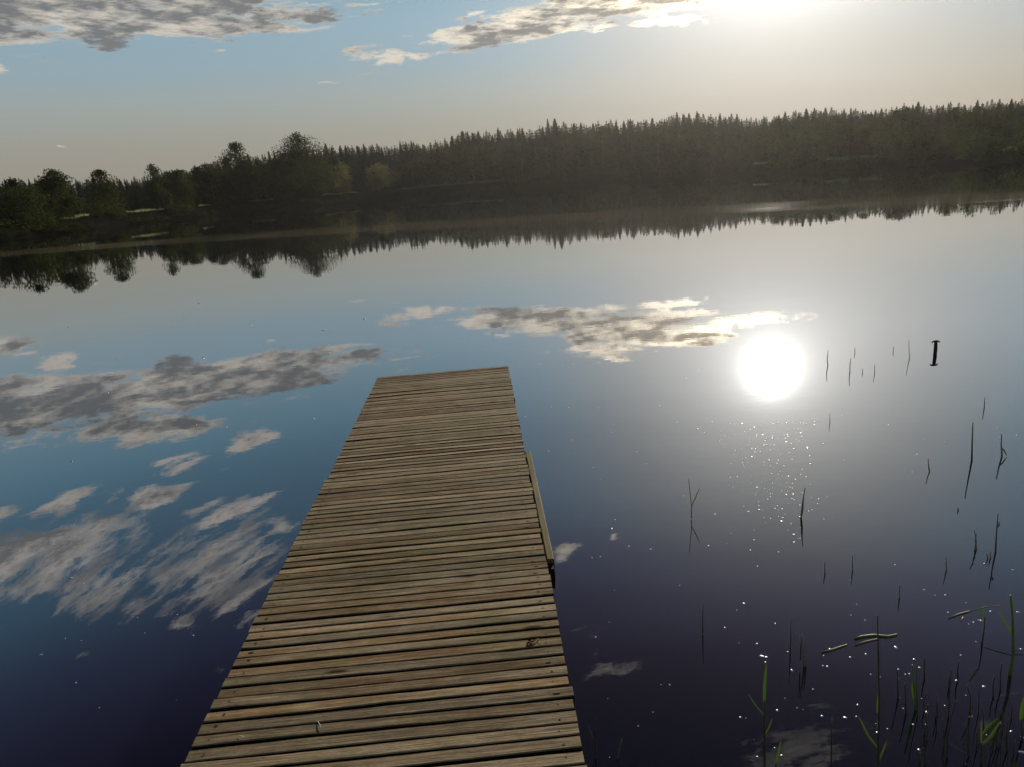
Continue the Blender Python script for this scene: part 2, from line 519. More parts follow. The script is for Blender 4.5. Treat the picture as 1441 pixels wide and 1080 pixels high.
def broadleaf(seed, Ht, Wd, base=0.12, clumps=60, per=70, leaf=0.34, top=0.62, lean=0.0):
    """returns (trunk mesh builder, crown mesh builder, shades)"""
    rng = random.Random(seed)
    tr, cr, sh = MB(), MB(), []
    n = 9
    spine = []
    for i in range(n):
        t = i / (n - 1)
        spine.append(Vector((lean * t * Ht * 0.1 + rng.uniform(-1, 1) * 0.02 * Ht * t, rng.uniform(-1, 1) * 0.02 * Ht * t, Ht * 0.93 * t)))
    r0 = 0.016 * Ht
    tr.tube(spine, [r0 * (1 - 0.9 * i / (n - 1)) + 0.02 for i in range(n)], 7)
    ph = [rng.uniform(0, 6.28) for _ in range(4)]
    for c in range(clumps):
        t = rng.random() ** 1.1
        z = Ht * (base + (0.93 - base) * t)
        prof = min(1.0, (t / (1 - top)) ** 0.6) if t < 1 - top else max(0.06, 1 - ((t - (1 - top)) / top) ** 1.9)
        th = rng.uniform(0, 6.28)
        irr = 1 + 0.30 * math.sin(2 * th + ph[0] + 2 * t) + 0.26 * math.sin(3 * th + 5 * t + ph[1])
        rr = Wd * 0.5 * prof * irr * math.sqrt(rng.uniform(0.08, 1.0))
        k = min(n - 1, int(t * (n - 1)))
        ctr = Vector((spine[k].x + rr * math.cos(th), spine[k].y + rr * math.sin(th), z - 0.3 * rr * 0.3))
        cs = min(Wd * rng.uniform(0.06, 0.12) + 0.15, (Ht - z) * 0.5 + 0.12)
        if c % 2 == 0:
            kz = max(0.08, (z - 0.35 * rr - 0.1 * Ht) / (Ht * 0.93))
            kz = min(kz, 0.97)
            fi = kz * (n - 1)
            i0 = min(n - 2, int(fi))
            st = spine[i0].lerp(spine[i0 + 1], fi - i0)
            mid = st.lerp(ctr, 0.55) + Vector((0, 0, 0.05 * rr))
            tr.tube([st, mid, ctr], [0.3 * r0 * (1 - 0.6 * t) + 0.012, 0.16 * r0 + 0.010, 0.008], 4, cap=False)
        cshade = rng.random()
        for _ in range(int(per * rng.uniform(0.5, 1.4) * min(1.0, (cs / (Wd * 0.08 + 0.15)) ** 1.6) + 3)):
            u = Vector((rng.gauss(0, 1), rng.gauss(0, 1), rng.gauss(0, 1))).normalized() * (rng.random() ** 0.45) * 1.75 * cs
            p = ctr + Vector((u.x, u.y, u.z * 0.75))
            if p.z > Ht:
                continue
            if p.z < 0.15:
                p.z = 0.15 + rng.random() * 0.3
            leaf_quad(cr, rng, p, leaf, min(1, max(0, cshade + rng.uniform(-0.25, 0.25))), sh)
    return tr, cr, sh

def spruce(seed, Ht, Wd, step=1.0):
    rng = random.Random(seed)
    mb, sh = MB(), []
    mb.tube([(0, 0, 0), (0, 0, Ht * 0.5), (0, 0, Ht * 0.99)], [0.013 * Ht, 0.008 * Ht, 0.01], 5, mi=1)
    sh += [0.5] * len(mb.f)
    z = Ht * 0.04
    while z < Ht * 0.99:
        t = z / Ht
        rad = Wd * 0.5 * ((1 - t) ** 0.8) * rng.uniform(0.75, 1.12) + 0.06
        nb = rng.randint(6, 9) if t < 0.8 else rng.randint(4, 5)
        q0 = rng.uniform(0, 6.28)
        for k in range(nb):
            th = q0 + 6.283 * k / nb + rng.uniform(-0.3, 0.3)
            L = rad * rng.uniform(0.65, 1.15)
            dr = L * rng.uniform(0.15, 0.5) * (1 - t * 0.8)
            d = Vector((math.cos(th), math.sin(th), 0))
            s = Vector((-math.sin(th), math.cos(th), 0))
            b0 = Vector((0, 0, z))
            segs = 3
            s0 = rng.random()
            for g in range(segs):
                u0, u1 = g / segs, (g + 1.25) / segs
                wd = L * 0.34 * (1.05 - u0) * rng.uniform(0.7, 1.2) + 0.05
                p0 = b0 + d * L * u0 + Vector((0, 0, -dr * u0 ** 1.3))
                p1 = b0 + d * L * min(1.0, u1) + Vector((0, 0, -dr * u1 ** 1.3 + rng.uniform(-.05, .05) * L))
                h = Vector((0, 0, -rng.uniform(0.4, 1.1) * wd))
                hang = Vector((0, 0, -Ht * rng.uniform(0.02, 0.045) * (1.1 - 0.6 * t)))
                sw_ = s * rng.uniform(-0.5, 0.5) * wd
                mb.add([p0, p1, p1.lerp(p0, 0.25) + hang * 0.7 + sw_, p0.lerp(p1, 0.3) + hang + sw_], [(0, 1, 2, 3)])
                sh.append(min(1, max(0, s0 + rng.uniform(-0.2, 0.2))))
                mb.add([p0, p0.lerp(p1, 0.6) + s * wd + h, p1, p0.lerp(p1, 0.6) - s * wd + h], [(0, 1, 2, 3)])
                sh.append(min(1, max(0, s0 + rng.uniform(-0.2, 0.2))))
        z += Ht * rng.uniform(0.016, 0.030) * (1.2 - 0.75 * t) * step
    me = mb.make('spruce_tree', [M_SPRUCE, M_BARK])
    shade_attr(me, sh)
    return me

def crown_mesh(cr, sh, mat, name='crown'):
    me = cr.make(name, [mat])
    shade_attr(me, sh)
    return me

# ------------------------------------------------------------------ the far shore
rng = random.Random(11)
def place(x, ytop, back):
    """where a tree stands (behind the waterline by back metres) and how tall it is when its top shows at (x, ytop)"""
    d = ray(x, ytop)
    a = math.atan2(d.x, d.y)
    r = shore(a) + back
    z = ground(a, r) - 0.1
    return Vector((r * math.sin(a), r * math.cos(a), z)), CAM.z + r * d.z / math.hypot(d.x, d.y) - z, r
SKYL = [(-250, 275), (0, 253), (100, 252), (180, 250), (205, 250), (215, 236), (250, 238), (300, 228), (350, 219), (385, 216), (470, 206), (520, 204), (560, 201), (620, 198), (650, 184), (700, 184),
        (740, 181), (770, 172), (820, 174), (850, 170), (900, 170), (950, 163), (980, 160), (1030, 161), (1060, 165), (1100, 162), (1130, 155), (1170, 152), (1240, 156), (1270, 147),
        (1340, 145), (1370, 146), (1400, 140), (1441, 140), (1700, 125)]
def skyline(x):
    for (x0, y0), (x1, y1) in zip(SKYL, SKYL[1:]):
        if x0 <= x <= x1:
            return y0 + (y1 - y0) * (x - x0) / (x1 - x0)
    return SKYL[-1][1]

SPR = [spruce(100 + i, 16.0, w_) for i, w_ in enumerate((6.0, 7.0, 8.0, 5.2, 7.6, 6.4))]
def add_spruce(x, y, back, lab, grp, wide=1.0):
    p, h, r = place(x, y, back)
    o = obj('spruce_tree', rng.choice(SPR), loc=p)
    s = h / 16.0
    sw = s * rng.uniform(0.85, 1.2) * wide
    o.scale = (sw, sw, s)
    o.rotation_euler = (0, 0, rng.uniform(0, 6.28))
    tag(o, lab, 'tree', grp)
LAB_S = 'dark spruce in the unbroken forest wall behind the far shore'
GRP_S = 'spruces of the forest behind the far shore'
x = -150.0
while x < 1590:
    back = rng.uniform(36, 62) + (70 if x < 205 else 0)
    add_spruce(x, skyline(x) + rng.choice((rng.uniform(-7, 2), rng.uniform(-3, 9), rng.uniform(2, 12))), back, LAB_S, GRP_S)
    x += rng.uniform(6.5, 11.5)
x = -140.0
while x < 1590:
    add_spruce(x, skyline(x) + rng.uniform(8, 26), rng.uniform(20, 32), LAB_S, GRP_S, 1.15)
    x += rng.uniform(18, 30)

# the wood behind them, one mass of many more spruces
far = [spruce(180 + i, 16.0, w_, 1.6) for i, w_ in enumerate((6.4, 7.4, 8.4))]
fdat = []
for me in far:
    fdat.append(([v.co.copy() for v in me.vertices], [tuple(p.vertices) for p in me.polygons], [d.value for d in me.attributes['shade'].data]))
mb, sh = MB(), []
x = -170.0
while x < 1610:
    p, h, r = place(x, skyline(x) + rng.uniform(-3, 7), rng.uniform(30, 85) + (70 if x < 205 else 0))
    V, Fc, S = rng.choice(fdat)
    s_, q = h / 16.0, rng.uniform(0, 6.28)
    ca, sa, sw = math.cos(q) * s_ * 1.1, math.sin(q) * s_ * 1.1, rng.uniform(-0.25, 0.25)
    mb.add([(p.x + v.x * ca - v.y * sa, p.y + v.x * sa + v.y * ca, p.z + v.z * s_) for v in V], Fc)
    sh += [min(1, max(0, z + sw)) for z in S]
    x += rng.uniform(2.6, 4.4)
me = mb.make('forest', [M_SPRUCE])
shade_attr(me, sh)
tag(obj('forest', me), 'deep dark mass of spruces filling the wood behind the front trees', 'forest', kind='stuff')

# broadleaf trees mixed in along the forest's edge: one mesh per kind, copied
BL = []
for i in range(4):
    tr, cr, sh = broadleaf(300 + i, 11.0, 6.4 + 0.6 * i, 0.06, 46, 42, 0.42)
    b = len(cr.f)
    mb = MB()
    mb.v, mb.f, mb.m = list(cr.v), list(cr.f), [0] * len(cr.f)
    mb.add(tr.v, tr.f, 1)
    me = mb.make('broadleaf_tree', [M_LEAF, M_BARK])
    shade_attr(me, sh + [0.5] * len(tr.f))
    BL.append(me)
x = 215.0
while x < 1560:
    if not (455 < x < 560):
        p, h, r = place(x, skyline(x) + (rng.uniform(0, 9) if rng.random() < 0.28 else rng.uniform(12, 44)), rng.uniform(12, 19))
        o = obj('broadleaf_tree', rng.choice(BL), loc=p)
        s = h / 11.0
        o.scale = (s * rng.uniform(0.9, 1.25),) * 2 + (s,)
        o.rotation_euler = (0, 0, rng.uniform(0, 6.28))
        tag(o, 'leafy broadleaf tree in front of the spruces at the forest edge', 'tree', 'broadleaf trees along the forest edge')
    x += rng.uniform(13, 22)

# bushes on the bank
BU = []
for i in range(3):
    tr, cr, sh = broadleaf(400 + i, 2.4, 3.4, 0.03, 26, 30, 0.26, 0.6)
    cr.add(tr.v, tr.f, 1)
    me = cr.make('bush', [M_LEAF, M_BARK])
    shade_attr(me, sh + [0.5] * len(tr.f))
    BU.append(me)
STRIPS = [(-10, 28), (84, 126), (178, 232), (280, 296), (350, 385), (455, 505), (560, 706), (1060, 1090), (1157, 1195), (1210, 1245), (1412, 1436)]
x = -120.0
while x < 1560:
    on_strip = any(a - 5 < x < b + 5 for a, b in STRIPS)
    d = ray(x, horizon_y(x))
    a = math.atan2(d.x, d.y)
    r = shore(a) + (rng.uniform(0.3, 1.2) if on_strip else rng.uniform(0.4, 8.0))
    o = obj('bush', rng.choice(BU), loc=(r * math.sin(a), r * math.cos(a), ground(a, r) - 0.2))
    q = rng.uniform(0.35, 0.5) if on_strip else rng.uniform(0.5, 1.2)
    o.scale = (q * rng.uniform(1.0, 1.6), q * rng.uniform(1.0, 1.6), q)
    o.rotation_euler = (0, 0, rng.uniform(0, 6.28))
    tag(o, 'small dark bush overhanging the waterline of the far bank', 'bush', 'bushes along the far bank')
    x += rng.uniform(6, 11)

# the trees that stand out one by one
def hero(name, cat, label, seed, x, ytop, back, wpx, mat, base=0.05, clumps=70, per=70, leaf=0.36, top=0.62, grp=None):
    p, h, r = place(x, ytop, back)
    wd = wpx * r / F
    tr, cr, sh = broadleaf(seed, h, wd, base, clumps, per, leaf, top)
    e = obj(name, None, loc=p)
    tag(e, label, cat, grp)
    obj('trunk', tr.make('trunk', [M_BARK]), e)
    obj('crown', crown_mesh(cr, sh, mat), e)
hero('birch_tree', 'tree', 'round-topped dark tree at the shore, cut by the photo edge, first of the lone trees', 1, 14, 250, 7, 62, M_LEAF)
hero('birch_tree', 'tree', 'tall dark tree with bushy domed top between two lower lone trees on the near bank', 2, 69, 236, 8, 58, M_LEAF, 0.03, 90, 80)
hero('birch_tree', 'tree', 'slender tree with thin pointed tuft and brownish skirt beside the bright grass strip', 3, 137, 237, 7, 56, M_LEAF, 0.02, 80, 60, 0.34, 0.85)
hero('alder_tree', 'tree', 'narrow pointed light green tree where the leafy grove begins', 4, 212, 229, 9, 34, M_LEAF, 0.03, 60, 60, 0.34, 0.92)
hero('birch_tree', 'tree', 'tall leafy tree with domed crown at the end of the green grove', 5, 328, 197, 10, 62, M_LEAF, 0.02, 100, 90, 0.42)
hero('birch_tree', 'tree', 'tallest and widest leafy tree on the far shore, its round head above the forest line', 6, 417, 183, 10, 88, M_LEAF, 0.02, 140, 100, 0.46, 0.7)
hero('young_tree', 'tree', 'small yellow-green tree between the tallest tree and the round bush', 7, 477, 224, 9, 34, M_OLIVE, 0.03, 50, 60, 0.4)
hero('willow_bush', 'bush', 'pale olive round willow bush standing alone before the dark forest', 8, 531, 228, 9, 50, M_OLIVE, 0.02, 60, 70, 0.42, 0.55)
hero('birch_tree', 'tree', 'mid-height leafy tree in the grove, right beside the narrow pointed tree', 9, 246, 238, 10, 44, M_LEAF, 0.03, 60, 70, 0.38)
hero('birch_tree', 'tree', 'bushy tree in the middle of the green grove, lower than the domed tree', 10, 287, 228, 10, 54, M_LEAF, 0.02, 70, 80, 0.40)
hero('birch_tree', 'tree', 'broad low leafy tree leaning on the shoulder of the tallest tree', 13, 388, 222, 10, 44, M_LEAF, 0.02, 60, 70, 0.42)
hero('rust_shrub', 'bush', 'rust-brown mounded shrub on the low shore below the tallest spruces', 11, 1323, 206, 7, 66, M_RUST, 0.02, 50, 60, 0.22, 0.5)
hero('rust_tree', 'tree', 'rust-brown tinted leafy tree at the forest edge beside the low open shore', 12, 1216, 176, 12, 40, M_RUST, 0.02, 60, 50, 0.3)

# grass on top of the bank, in the gaps between the bushes
mb, sh = MB(), []
for (xa, xb) in STRIPS:
    aa, ab = azel(xa, horizon_y(xa))[0], azel(xb, horizon_y(xb))[0]
    wid = (ab - aa) * shore((aa + ab) / 2)
    pale = rng.random()
    for _ in range(int(wid * 110)):
        a = rng.uniform(aa, ab)
        r = shore(a) + rng.uniform(5.0, 12.5)
        p = Vector((r * math.sin(a), r * math.cos(a), ground(a, r)))
        h = rng.uniform(0.15, 0.42)
        q = rng.uniform(0, 6.28)
        s = Vector((math.cos(q), math.sin(q), 0)) * rng.uniform(0.03, 0.07)
        tip = Vector((rng.uniform(-.15, .15), rng.uniform(-.15, .15), h))
        mb.add([p - s, p + s, p + tip + s * 0.2, p + tip - s * 0.2], [(0, 1, 2, 3)])
        sh.append(min(1, max(0, pale + rng.uniform(-.3, .3))))
me = mb.make('grass', [M_GRASS])
shade_attr(me, sh)
tag(obj('grass', me), 'sunlit grass strips along the top of the far bank', 'grass', kind='stuff')

# ------------------------------------------------------------------ the jetty
M_WOOD, nt, out = material('weathered_planks')
tcn = nt.new('ShaderNodeTexCoord')
at = nt.new('ShaderNodeAttribute', attribute_name='plank')
rnd = at.outputs['Fac']
shift = nt.comb(nt.math('MULTIPLY', rnd, 37.0), nt.math('MULTIPLY', rnd, 11.0), rnd)
v = nt.vmath('ADD', tcn.outputs['Object'], shift)
grain = nt.noise(nt.mapping(v, scale=(2.2, 70, 20)), 1.0, 6, 0.62, dist=0.4)
streaks = nt.noise(nt.mapping(v, scale=(5.0, 210, 60)), 1.0, 4, 0.6)
patch = nt.noise(nt.mapping(v, scale=(2.6, 13, 4)), 1.0, 5, 0.65)
patch2 = nt.noise(nt.mapping(tcn.outputs['Object'], scale=(2.0, 1.6, 1)), 1.3, 4, 0.6)
c = nt.ramp(grain, [(0.22, (0.115, 0.090, 0.058)), (0.45, (0.195, 0.158, 0.104)), (0.60, (0.240, 0.200, 0.138)), (0.8, (0.315, 0.272, 0.196))])
rust = nt.ramp(grain, [(0.3, (0.090, 0.059, 0.029)), (0.7, (0.235, 0.168, 0.094))])
c = nt.mix(nt.smooth(nt.math('ADD', patch, nt.math('MULTIPLY', nt.math('SUBTRACT', rnd, 0.5), 0.28)), 0.47, 0.68), c, rust)
moss = nt.ramp(grain, [(0.3, (0.075, 0.070, 0.030)), (0.7, (0.21, 0.19, 0.105))])
c = nt.mix(nt.math('MULTIPLY', nt.smooth(patch2, 0.48, 0.66), 0.6), c, moss)
fv = nt.math('ADD', nt.math('MULTIPLY', nt.math('FRACT', nt.math('MULTIPLY', rnd, 7.31)), 0.45), 0.72)
c = nt.mix(1.0, c, nt.comb(fv, fv, fv), 'MULTIPLY')
dark = nt.smooth(streaks, 0.26, 0.36)
c = nt.mix(dark, C4(0.035, 0.026, 0.018), c)
blot = nt.noise(nt.mapping(v, scale=(11, 55, 20)), 1.0, 5, 0.7)
bv_ = nt.smooth(blot, 0.32, 0.68, 0.74, 1.20)
c = nt.mix(1.0, c, nt.comb(bv_, bv_, bv_), 'MULTIPLY')
spk = nt.noise(nt.mapping(v, scale=(60, 260, 100)), 1.0, 3, 0.7)
sv = nt.smooth(spk, 0.3, 0.7, 0.84, 1.14)
c = nt.mix(1.0, c, nt.comb(sv, sv, sv), 'MULTIPLY')
c = nt.mix(1.0, c, nt.comb(1.66, 1.55, 1.39), 'MULTIPLY')
vo = nt.new('ShaderNodeTexVoronoi', feature='F1')
nt.put(vo.inputs['Vector'], nt.mapping(v, scale=(2.2, 9.0, 1)))
vo.inputs['Scale'].default_value = 1.0
kn = nt.smooth(vo.outputs['Distance'], 0.05, 0.13)
c = nt.mix(kn, C4(0.035, 0.02, 0.012), c)
hg = nt.math('ADD', nt.math('MULTIPLY', grain, 0.6), nt.math('MULTIPLY', streaks, 0.5))
principled(nt, out, c, nt.mixf(grain, 0.95, 0.75), bump(nt, hg, 0.8, 0.004), 0.12)

M_BEAM, nt, out = material('mossy_beam')
tcn = nt.new('ShaderNodeTexCoord')
g = nt.noise(nt.mapping(tcn.outputs['Object'], scale=(40, 2.5, 40)), 1.0, 5, 0.6)
mo = nt.noise(tcn.outputs['Object'], 7.0, 5, 0.7)
c = nt.ramp(g, [(0.3, (0.11, 0.09, 0.045)), (0.7, (0.27, 0.235, 0.13))])
c = nt.mix(nt.smooth(mo, 0.5, 0.62), c, C4(0.17, 0.15, 0.035))
principled(nt, out, c, 0.85, bump(nt, g, 0.5, 0.004), 0.2)

M_DARK, nt, out = material('wet_timber_and_gap_shade')  # dark substructure timber; also paints the gap shade on plank sides
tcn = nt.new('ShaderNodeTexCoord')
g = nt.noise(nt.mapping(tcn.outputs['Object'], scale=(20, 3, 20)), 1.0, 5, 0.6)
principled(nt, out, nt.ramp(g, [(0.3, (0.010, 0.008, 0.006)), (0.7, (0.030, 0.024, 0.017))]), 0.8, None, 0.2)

M_SCREW, nt, out = material('screw_hole')
tcn = nt.new('ShaderNodeTexCoord')
g = nt.noise(tcn.outputs['Object'], 60, 2, 0.5)
principled(nt, out, nt.ramp(g, [(0.4, (0.012, 0.010, 0.008)), (0.6, (0.05, 0.04, 0.03))]), 0.5, None, 0.4)

DZ = 0.35
fl, frr = on_plane(530, 530.5, DZ), on_plane(715, 517, DZ)
nl, nr = on_plane(255, 1080, DZ), on_plane(826, 1080, DZ)
XL, XR = (fl.x + nl.x) / 2, (frr.x + nr.x) / 2
YF = (fl.y + frr.y) / 2
print('jetty', fl, frr, nl, nr)
def xl(y): return fl.x + (nl.x - fl.x) * (y - fl.y) / (nl.y - fl.y)
def xr(y): return frr.x + (nr.x - frr.x) * (y - frr.y) / (nr.y - frr.y)
Y_STEP = on_plane(458, 672, DZ).y
rng = random.Random(5)
mb, pl = MB(), []
PITCH_P = 0.0555
y = YF
TH = 0.042
k = 0
GAP = {9: 0.02}
while y > -1.6:
    pw = PITCH_P - rng.uniform(0.0085, 0.0115)
    if y > 4.6:
        pw = PITCH_P - rng.uniform(0.006, 0.009)
    elif y < 2.6:
        pw = PITCH_P - rng.uniform(0.0085, 0.0125)
    y1 = y - pw
    rv = rng.random()
    z0 = DZ + rng.uniform(-0.0025, 0.002)
    tilt = rng.uniform(-0.0015, 0.0015)
    skew = rng.uniform(-0.0025, 0.0025)
    lx = xl(y) + rng.uniform(-0.004, 0.004) + (0.012 if y > Y_STEP else 0.0)
    rx = xr(y) + rng.uniform(-0.005, 0.005)
    NS = 14
    bv = 0.003
    ph = rng.uniform(0, 6.28)
    vs = []
    for i in range(NS + 1):
        t = i / NS
        xx = lx + (rx - lx) * t
        wy0 = 0.0011 * math.sin(9 * t + ph) + rng.uniform(-0.0006, 0.0006)
        wy1 = 0.0011 * math.sin(7 * t + 2 * ph) + rng.uniform(-0.0006, 0.0006)
        if rng.random() < 0.05:
            wy1 += rng.uniform(0.0, 0.003)
        wz = 0.0012 * math.sin(5 * t + ph) + rng.uniform(-0.0003, 0.0003)
        sk = skew * (t - 0.5) * 2
        ya, yb = y + wy0 + sk, y1 + wy1 + sk
        za, zb = z0 + wz + tilt, z0 + wz - tilt
        vs += [(xx, yb, zb - TH), (xx, yb, zb - bv), (xx, yb + bv, zb), (xx, ya - bv, za), (xx, ya, za - bv), (xx, ya, za - TH)]
    fs, fm = [], []
    for i in range(NS):
        for q in range(6):
            q2 = (q + 1) % 6
            fs.append((i * 6 + q, (i + 1) * 6 + q, (i + 1) * 6 + q2, i * 6 + q2))
            fm.append(0 if q in (1, 2, 3) else 2)  # side and bottom faces painted near black: gap shade put into the colour
    fs.append((0, 1, 2, 3, 4, 5))
    fs.append(tuple(NS * 6 + q for q in (5, 4, 3, 2, 1, 0)))
    mb.add(vs, fs, 0)
    mb.m[-len(fs):] = fm + [0, 0]
    pl += [rv] * len(fs)
    # one screw hole near each end, with the odd split beside it
    for ex, sg in ((lx, 1), (rx, -1)):
        sx_ = ex + sg * (0.055 + rng.uniform(-0.008, 0.008))
        sy_ = (y + y1) / 2 + rng.uniform(-0.008, 0.008)
        t = (sx_ - lx) / (rx - lx)
        zz = z0 + 0.0012 * math.sin(5 * t + ph) + 0.0012
        rr = rng.uniform(0.0026, 0.0042)
        ls = rng.choice((1.0, 1.2, 1.8, 3.2))
        mb.add([(sx_ + rr * ls * math.cos(q * 0.7854), sy_ + rr * math.sin(q * 0.7854), zz) for q in range(8)], [tuple(range(8))], 1)
        pl.append(rv)
    y -= PITCH_P + rng.uniform(-0.0015, 0.0015) + (GAP.get(k, 0) * 0.3)
    k += 1
dock = obj('jetty', None, loc=(0, 0, 0))
tag(dock, 'long weathered grey-brown plank jetty reaching out over the still lake', 'jetty')
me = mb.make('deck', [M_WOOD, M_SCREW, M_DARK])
a_ = me.attributes.new('plank', 'FLOAT', 'FACE')
a_.data.foreach_set('value', pl)
obj('deck', me, dock)
for xx in (0.13, 0.5, 0.87):
    b = MB()
    xa, xb = xl(YF) + (xr(YF) - xl(YF)) * xx, 0
    b.box((xa, (YF - 1.6) / 2 - 0.02, DZ - TH - 0.059), (0.048, YF + 1.5, 0.11))
    obj('joist', b.make('joist', [M_DARK]), dock)
b = MB()
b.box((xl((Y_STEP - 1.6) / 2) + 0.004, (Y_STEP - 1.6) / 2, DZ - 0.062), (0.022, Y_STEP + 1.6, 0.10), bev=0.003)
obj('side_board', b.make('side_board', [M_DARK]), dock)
for yy in (YF - 0.25, YF - 2.6, 0.3):
    for xx in (0.10, 0.90):
        b = MB()
        xa = xl(yy) + (xr(yy) - xl(yy)) * xx
        b.tube([(xa, yy, -1.2), (xa, yy, DZ - TH - 0.13)], 0.05, 12)
        obj('post', b.make('post', [M_DARK], True), dock)
# the beam bolted along the side
bt0, bt1 = on_plane(743, 637, DZ - 0.02), on_plane(772.5, 789, DZ - 0.02)
e = obj('fender_beam', None, dock)
b = MB()
yb0, yb1 = bt1.y, bt0.y
xm = xr((yb0 + yb1) / 2) + 0.022
b.box((xm, (yb0 + yb1) / 2, DZ - 0.075), (0.034, yb1 - yb0, 0.125), bev=0.004)
me = b.make('beam', [M_BEAM])
beam = obj('beam', me, dock)
bpy.data.objects.remove(e)
beam.name = 'fender_beam'
beam['label'] = 'pale mossy beam along the edge'
b = MB()
b.box((xm - 0.004, yb0 - 0.0265, DZ - 0.085), (0.028, 0.050, 0.10))
obj('bracket', b.make('bracket', [M_DARK]), dock)

# ------------------------------------------------------------------ small things on the jetty
M_DEAD, nt, out = material('dead_leaf')
tcn = nt.new('ShaderNodeTexCoord')
g = nt.noise(tcn.outputs['Object'], 90, 4, 0.6)
principled(nt, out, nt.ramp(g, [(0.3, (0.06, 0.022, 0.012)), (0.6, (0.20, 0.085, 0.045)), (0.8, (0.5, 0.42, 0.34))]), 0.8, None, 0.2)
M_WHITE, nt, out = material('pale_scrap')
tcn = nt.new('ShaderNodeTexCoord')
g = nt.noise(tcn.outputs['Object'], 50, 3, 0.6)
principled(nt, out, nt.ramp(g, [(0.3, (0.45, 0.43, 0.38)), (0.7, (0.75, 0.73, 0.68))]), 0.7, None, 0.3)

p = on_plane(749, 905, DZ)
b = MB()
lr = random.Random(3)
def strip(mbx, pts, wds, mi=0):
    """a thin folded blade along pts"""
    vs, fs = [], []
    pts = [Vector(q) for q in pts]
    for i, q in enumerate(pts):
        t = (pts[min(i + 1, len(pts) - 1)] - pts[max(i - 1, 0)])
        view = (q - CAM).normalized()
        s = t.cross(view)
        s = s.normalized() if s.length > 1e-9 else Vector((1, 0, 0))
        n = s.cross(t).normalized()
        wv_ = wds[i]
        vs += [q - s * wv_, q + n * wv_ * 0.35, q + s * wv_]
    for i in range(len(pts) - 1):
        fs += [(3 * i, 3 * i + 1, 3 * i + 4, 3 * i + 3), (3 * i + 1, 3 * i + 2, 3 * i + 5, 3 * i + 4)]
    mbx.add(vs, fs, mi)
for (ang_, ln, wd) in ((2.6, 0.022, 0.006), (0.55, 0.034, 0.004), (-0.7, 0.040, 0.003), (3.5, 0.024, 0.006), (1.5, 0.012, 0.006), (-2.2, 0.018, 0.005)):
    d = Vector((math.cos(ang_), math.sin(ang_), 0))
    strip(b, [(0, 0, 0.002), d * ln * 0.4 + Vector((0, 0, 0.006)), d * ln * 0.8 + Vector((0, 0, 0.004)), d * ln + Vector((0, 0, 0.001))], [wd * 0.6, wd, wd * 0.8, 0.0008])
b.v = [tuple(Vector(q)) for q in b.v]
o = obj('dead_leaf', b.make('dead_leaf', [M_DEAD]), loc=p + Vector((0, 0, 0.001)))
tag(o, 'crumpled reddish brown dead leaf lying near the edge of the jetty', 'leaf')
for nm, (xa, ya), (xb, yb), lab in (('feather_scrap', (447, 1015), (451, 1027), 'thin curved white scrap lying on the near planks, the upper of two'),
                                   ('petal_scrap', (337, 1035), (343, 1040), 'short pale scrap lying on the near planks close to the long shadowed edge')):
    pa, pb = on_plane(xa, ya, DZ + 0.004), on_plane(xb, yb, DZ + 0.004)
    b = MB()
    mid = (pa + pb) / 2
    b.tube([pa - mid, (pb - pa) * 0.05 + Vector((0.003, 0, 0.003)), pb - mid], [0.0008, 0.0013, 0.0007], 6)
    tag(obj(nm, b.make(nm, [M_WHITE], True), loc=mid), lab, 'scrap')

# ------------------------------------------------------------------ the stake in the water
M_STAKE, nt, out = material('rusty_stake')
tcn = nt.new('ShaderNodeTexCoord')
g = nt.noise(tcn.outputs['Object'], 30, 5, 0.65)
principled(nt, out, nt.ramp(g, [(0.3, (0.05, 0.028, 0.018)), (0.7, (0.17, 0.08, 0.045))]), 0.85, bump(nt, g, 0.5, 0.01), 0.2)
base = on_plane(1315.5, 497.5)
top = lift(1315.5, 480.5, base)
hh = top.z
sc_ = (base - CAM).length / F
st = obj('mooring_stake', None, loc=base)
tag(st, 'short dark rusty stake with drooping cross cap standing alone in the water', 'stake')
b = MB()
b.tube([(0, 0, -0.6), (0.004, 0, hh * 0.4), (0, 0, hh * 0.97)], [1.9 * sc_, 2.05 * sc_, 1.8 * sc_], 10)
obj('post', b.make('post', [M_STAKE], True), st)
b = MB()
rx_ = Vector((RGT.x, RGT.y, 0)).normalized()
b.tube([-rx_ * 4.6 * sc_ + Vector((0, 0, hh - 1.7 * sc_)), -rx_ * 3.0 * sc_ + Vector((0, 0, hh - 0.2 * sc_)), Vector((0, 0, hh)), rx_ * 3.0 * sc_ + Vector((0, 0, hh - 0.2 * sc_)), rx_ * 4.6 * sc_ + Vector((0, 0, hh - 1.7 * sc_))],
       [0.7 * sc_, 1.0 * sc_, 1.2 * sc_, 1.0 * sc_, 0.7 * sc_], 8)
obj('cap', b.make('cap', [M_STAKE], True), st)

# ------------------------------------------------------------------ reeds
M_STEM, nt, out = material('reed_stem')
oi = nt.new('ShaderNodeObjectInfo')
tcn = nt.new('ShaderNodeTexCoord')
g = nt.noise(nt.mapping(tcn.outputs['Object'], scale=(1, 1, 8)), 8.0, 3, 0.6)
principled(nt, out, nt.ramp(g, [(0.3, (0.045, 0.042, 0.018)), (0.7, (0.17, 0.145, 0.06))]), 0.6, None, 0.3)
M_DRY, nt, out = material('dry_reed')
tcn = nt.new('ShaderNodeTexCoord')
g = nt.noise(nt.mapping(tcn.outputs['Object'], scale=(1, 1, 6)), 10.0, 4, 0.6)
principled(nt, out, nt.ramp(g, [(0.3, (0.22, 0.14, 0.07)), (0.7, (0.55, 0.45, 0.29))]), 0.65, None, 0.3)
M_GREEN, nt, out = material('green_stalk')
tcn = nt.new('ShaderNodeTexCoord')
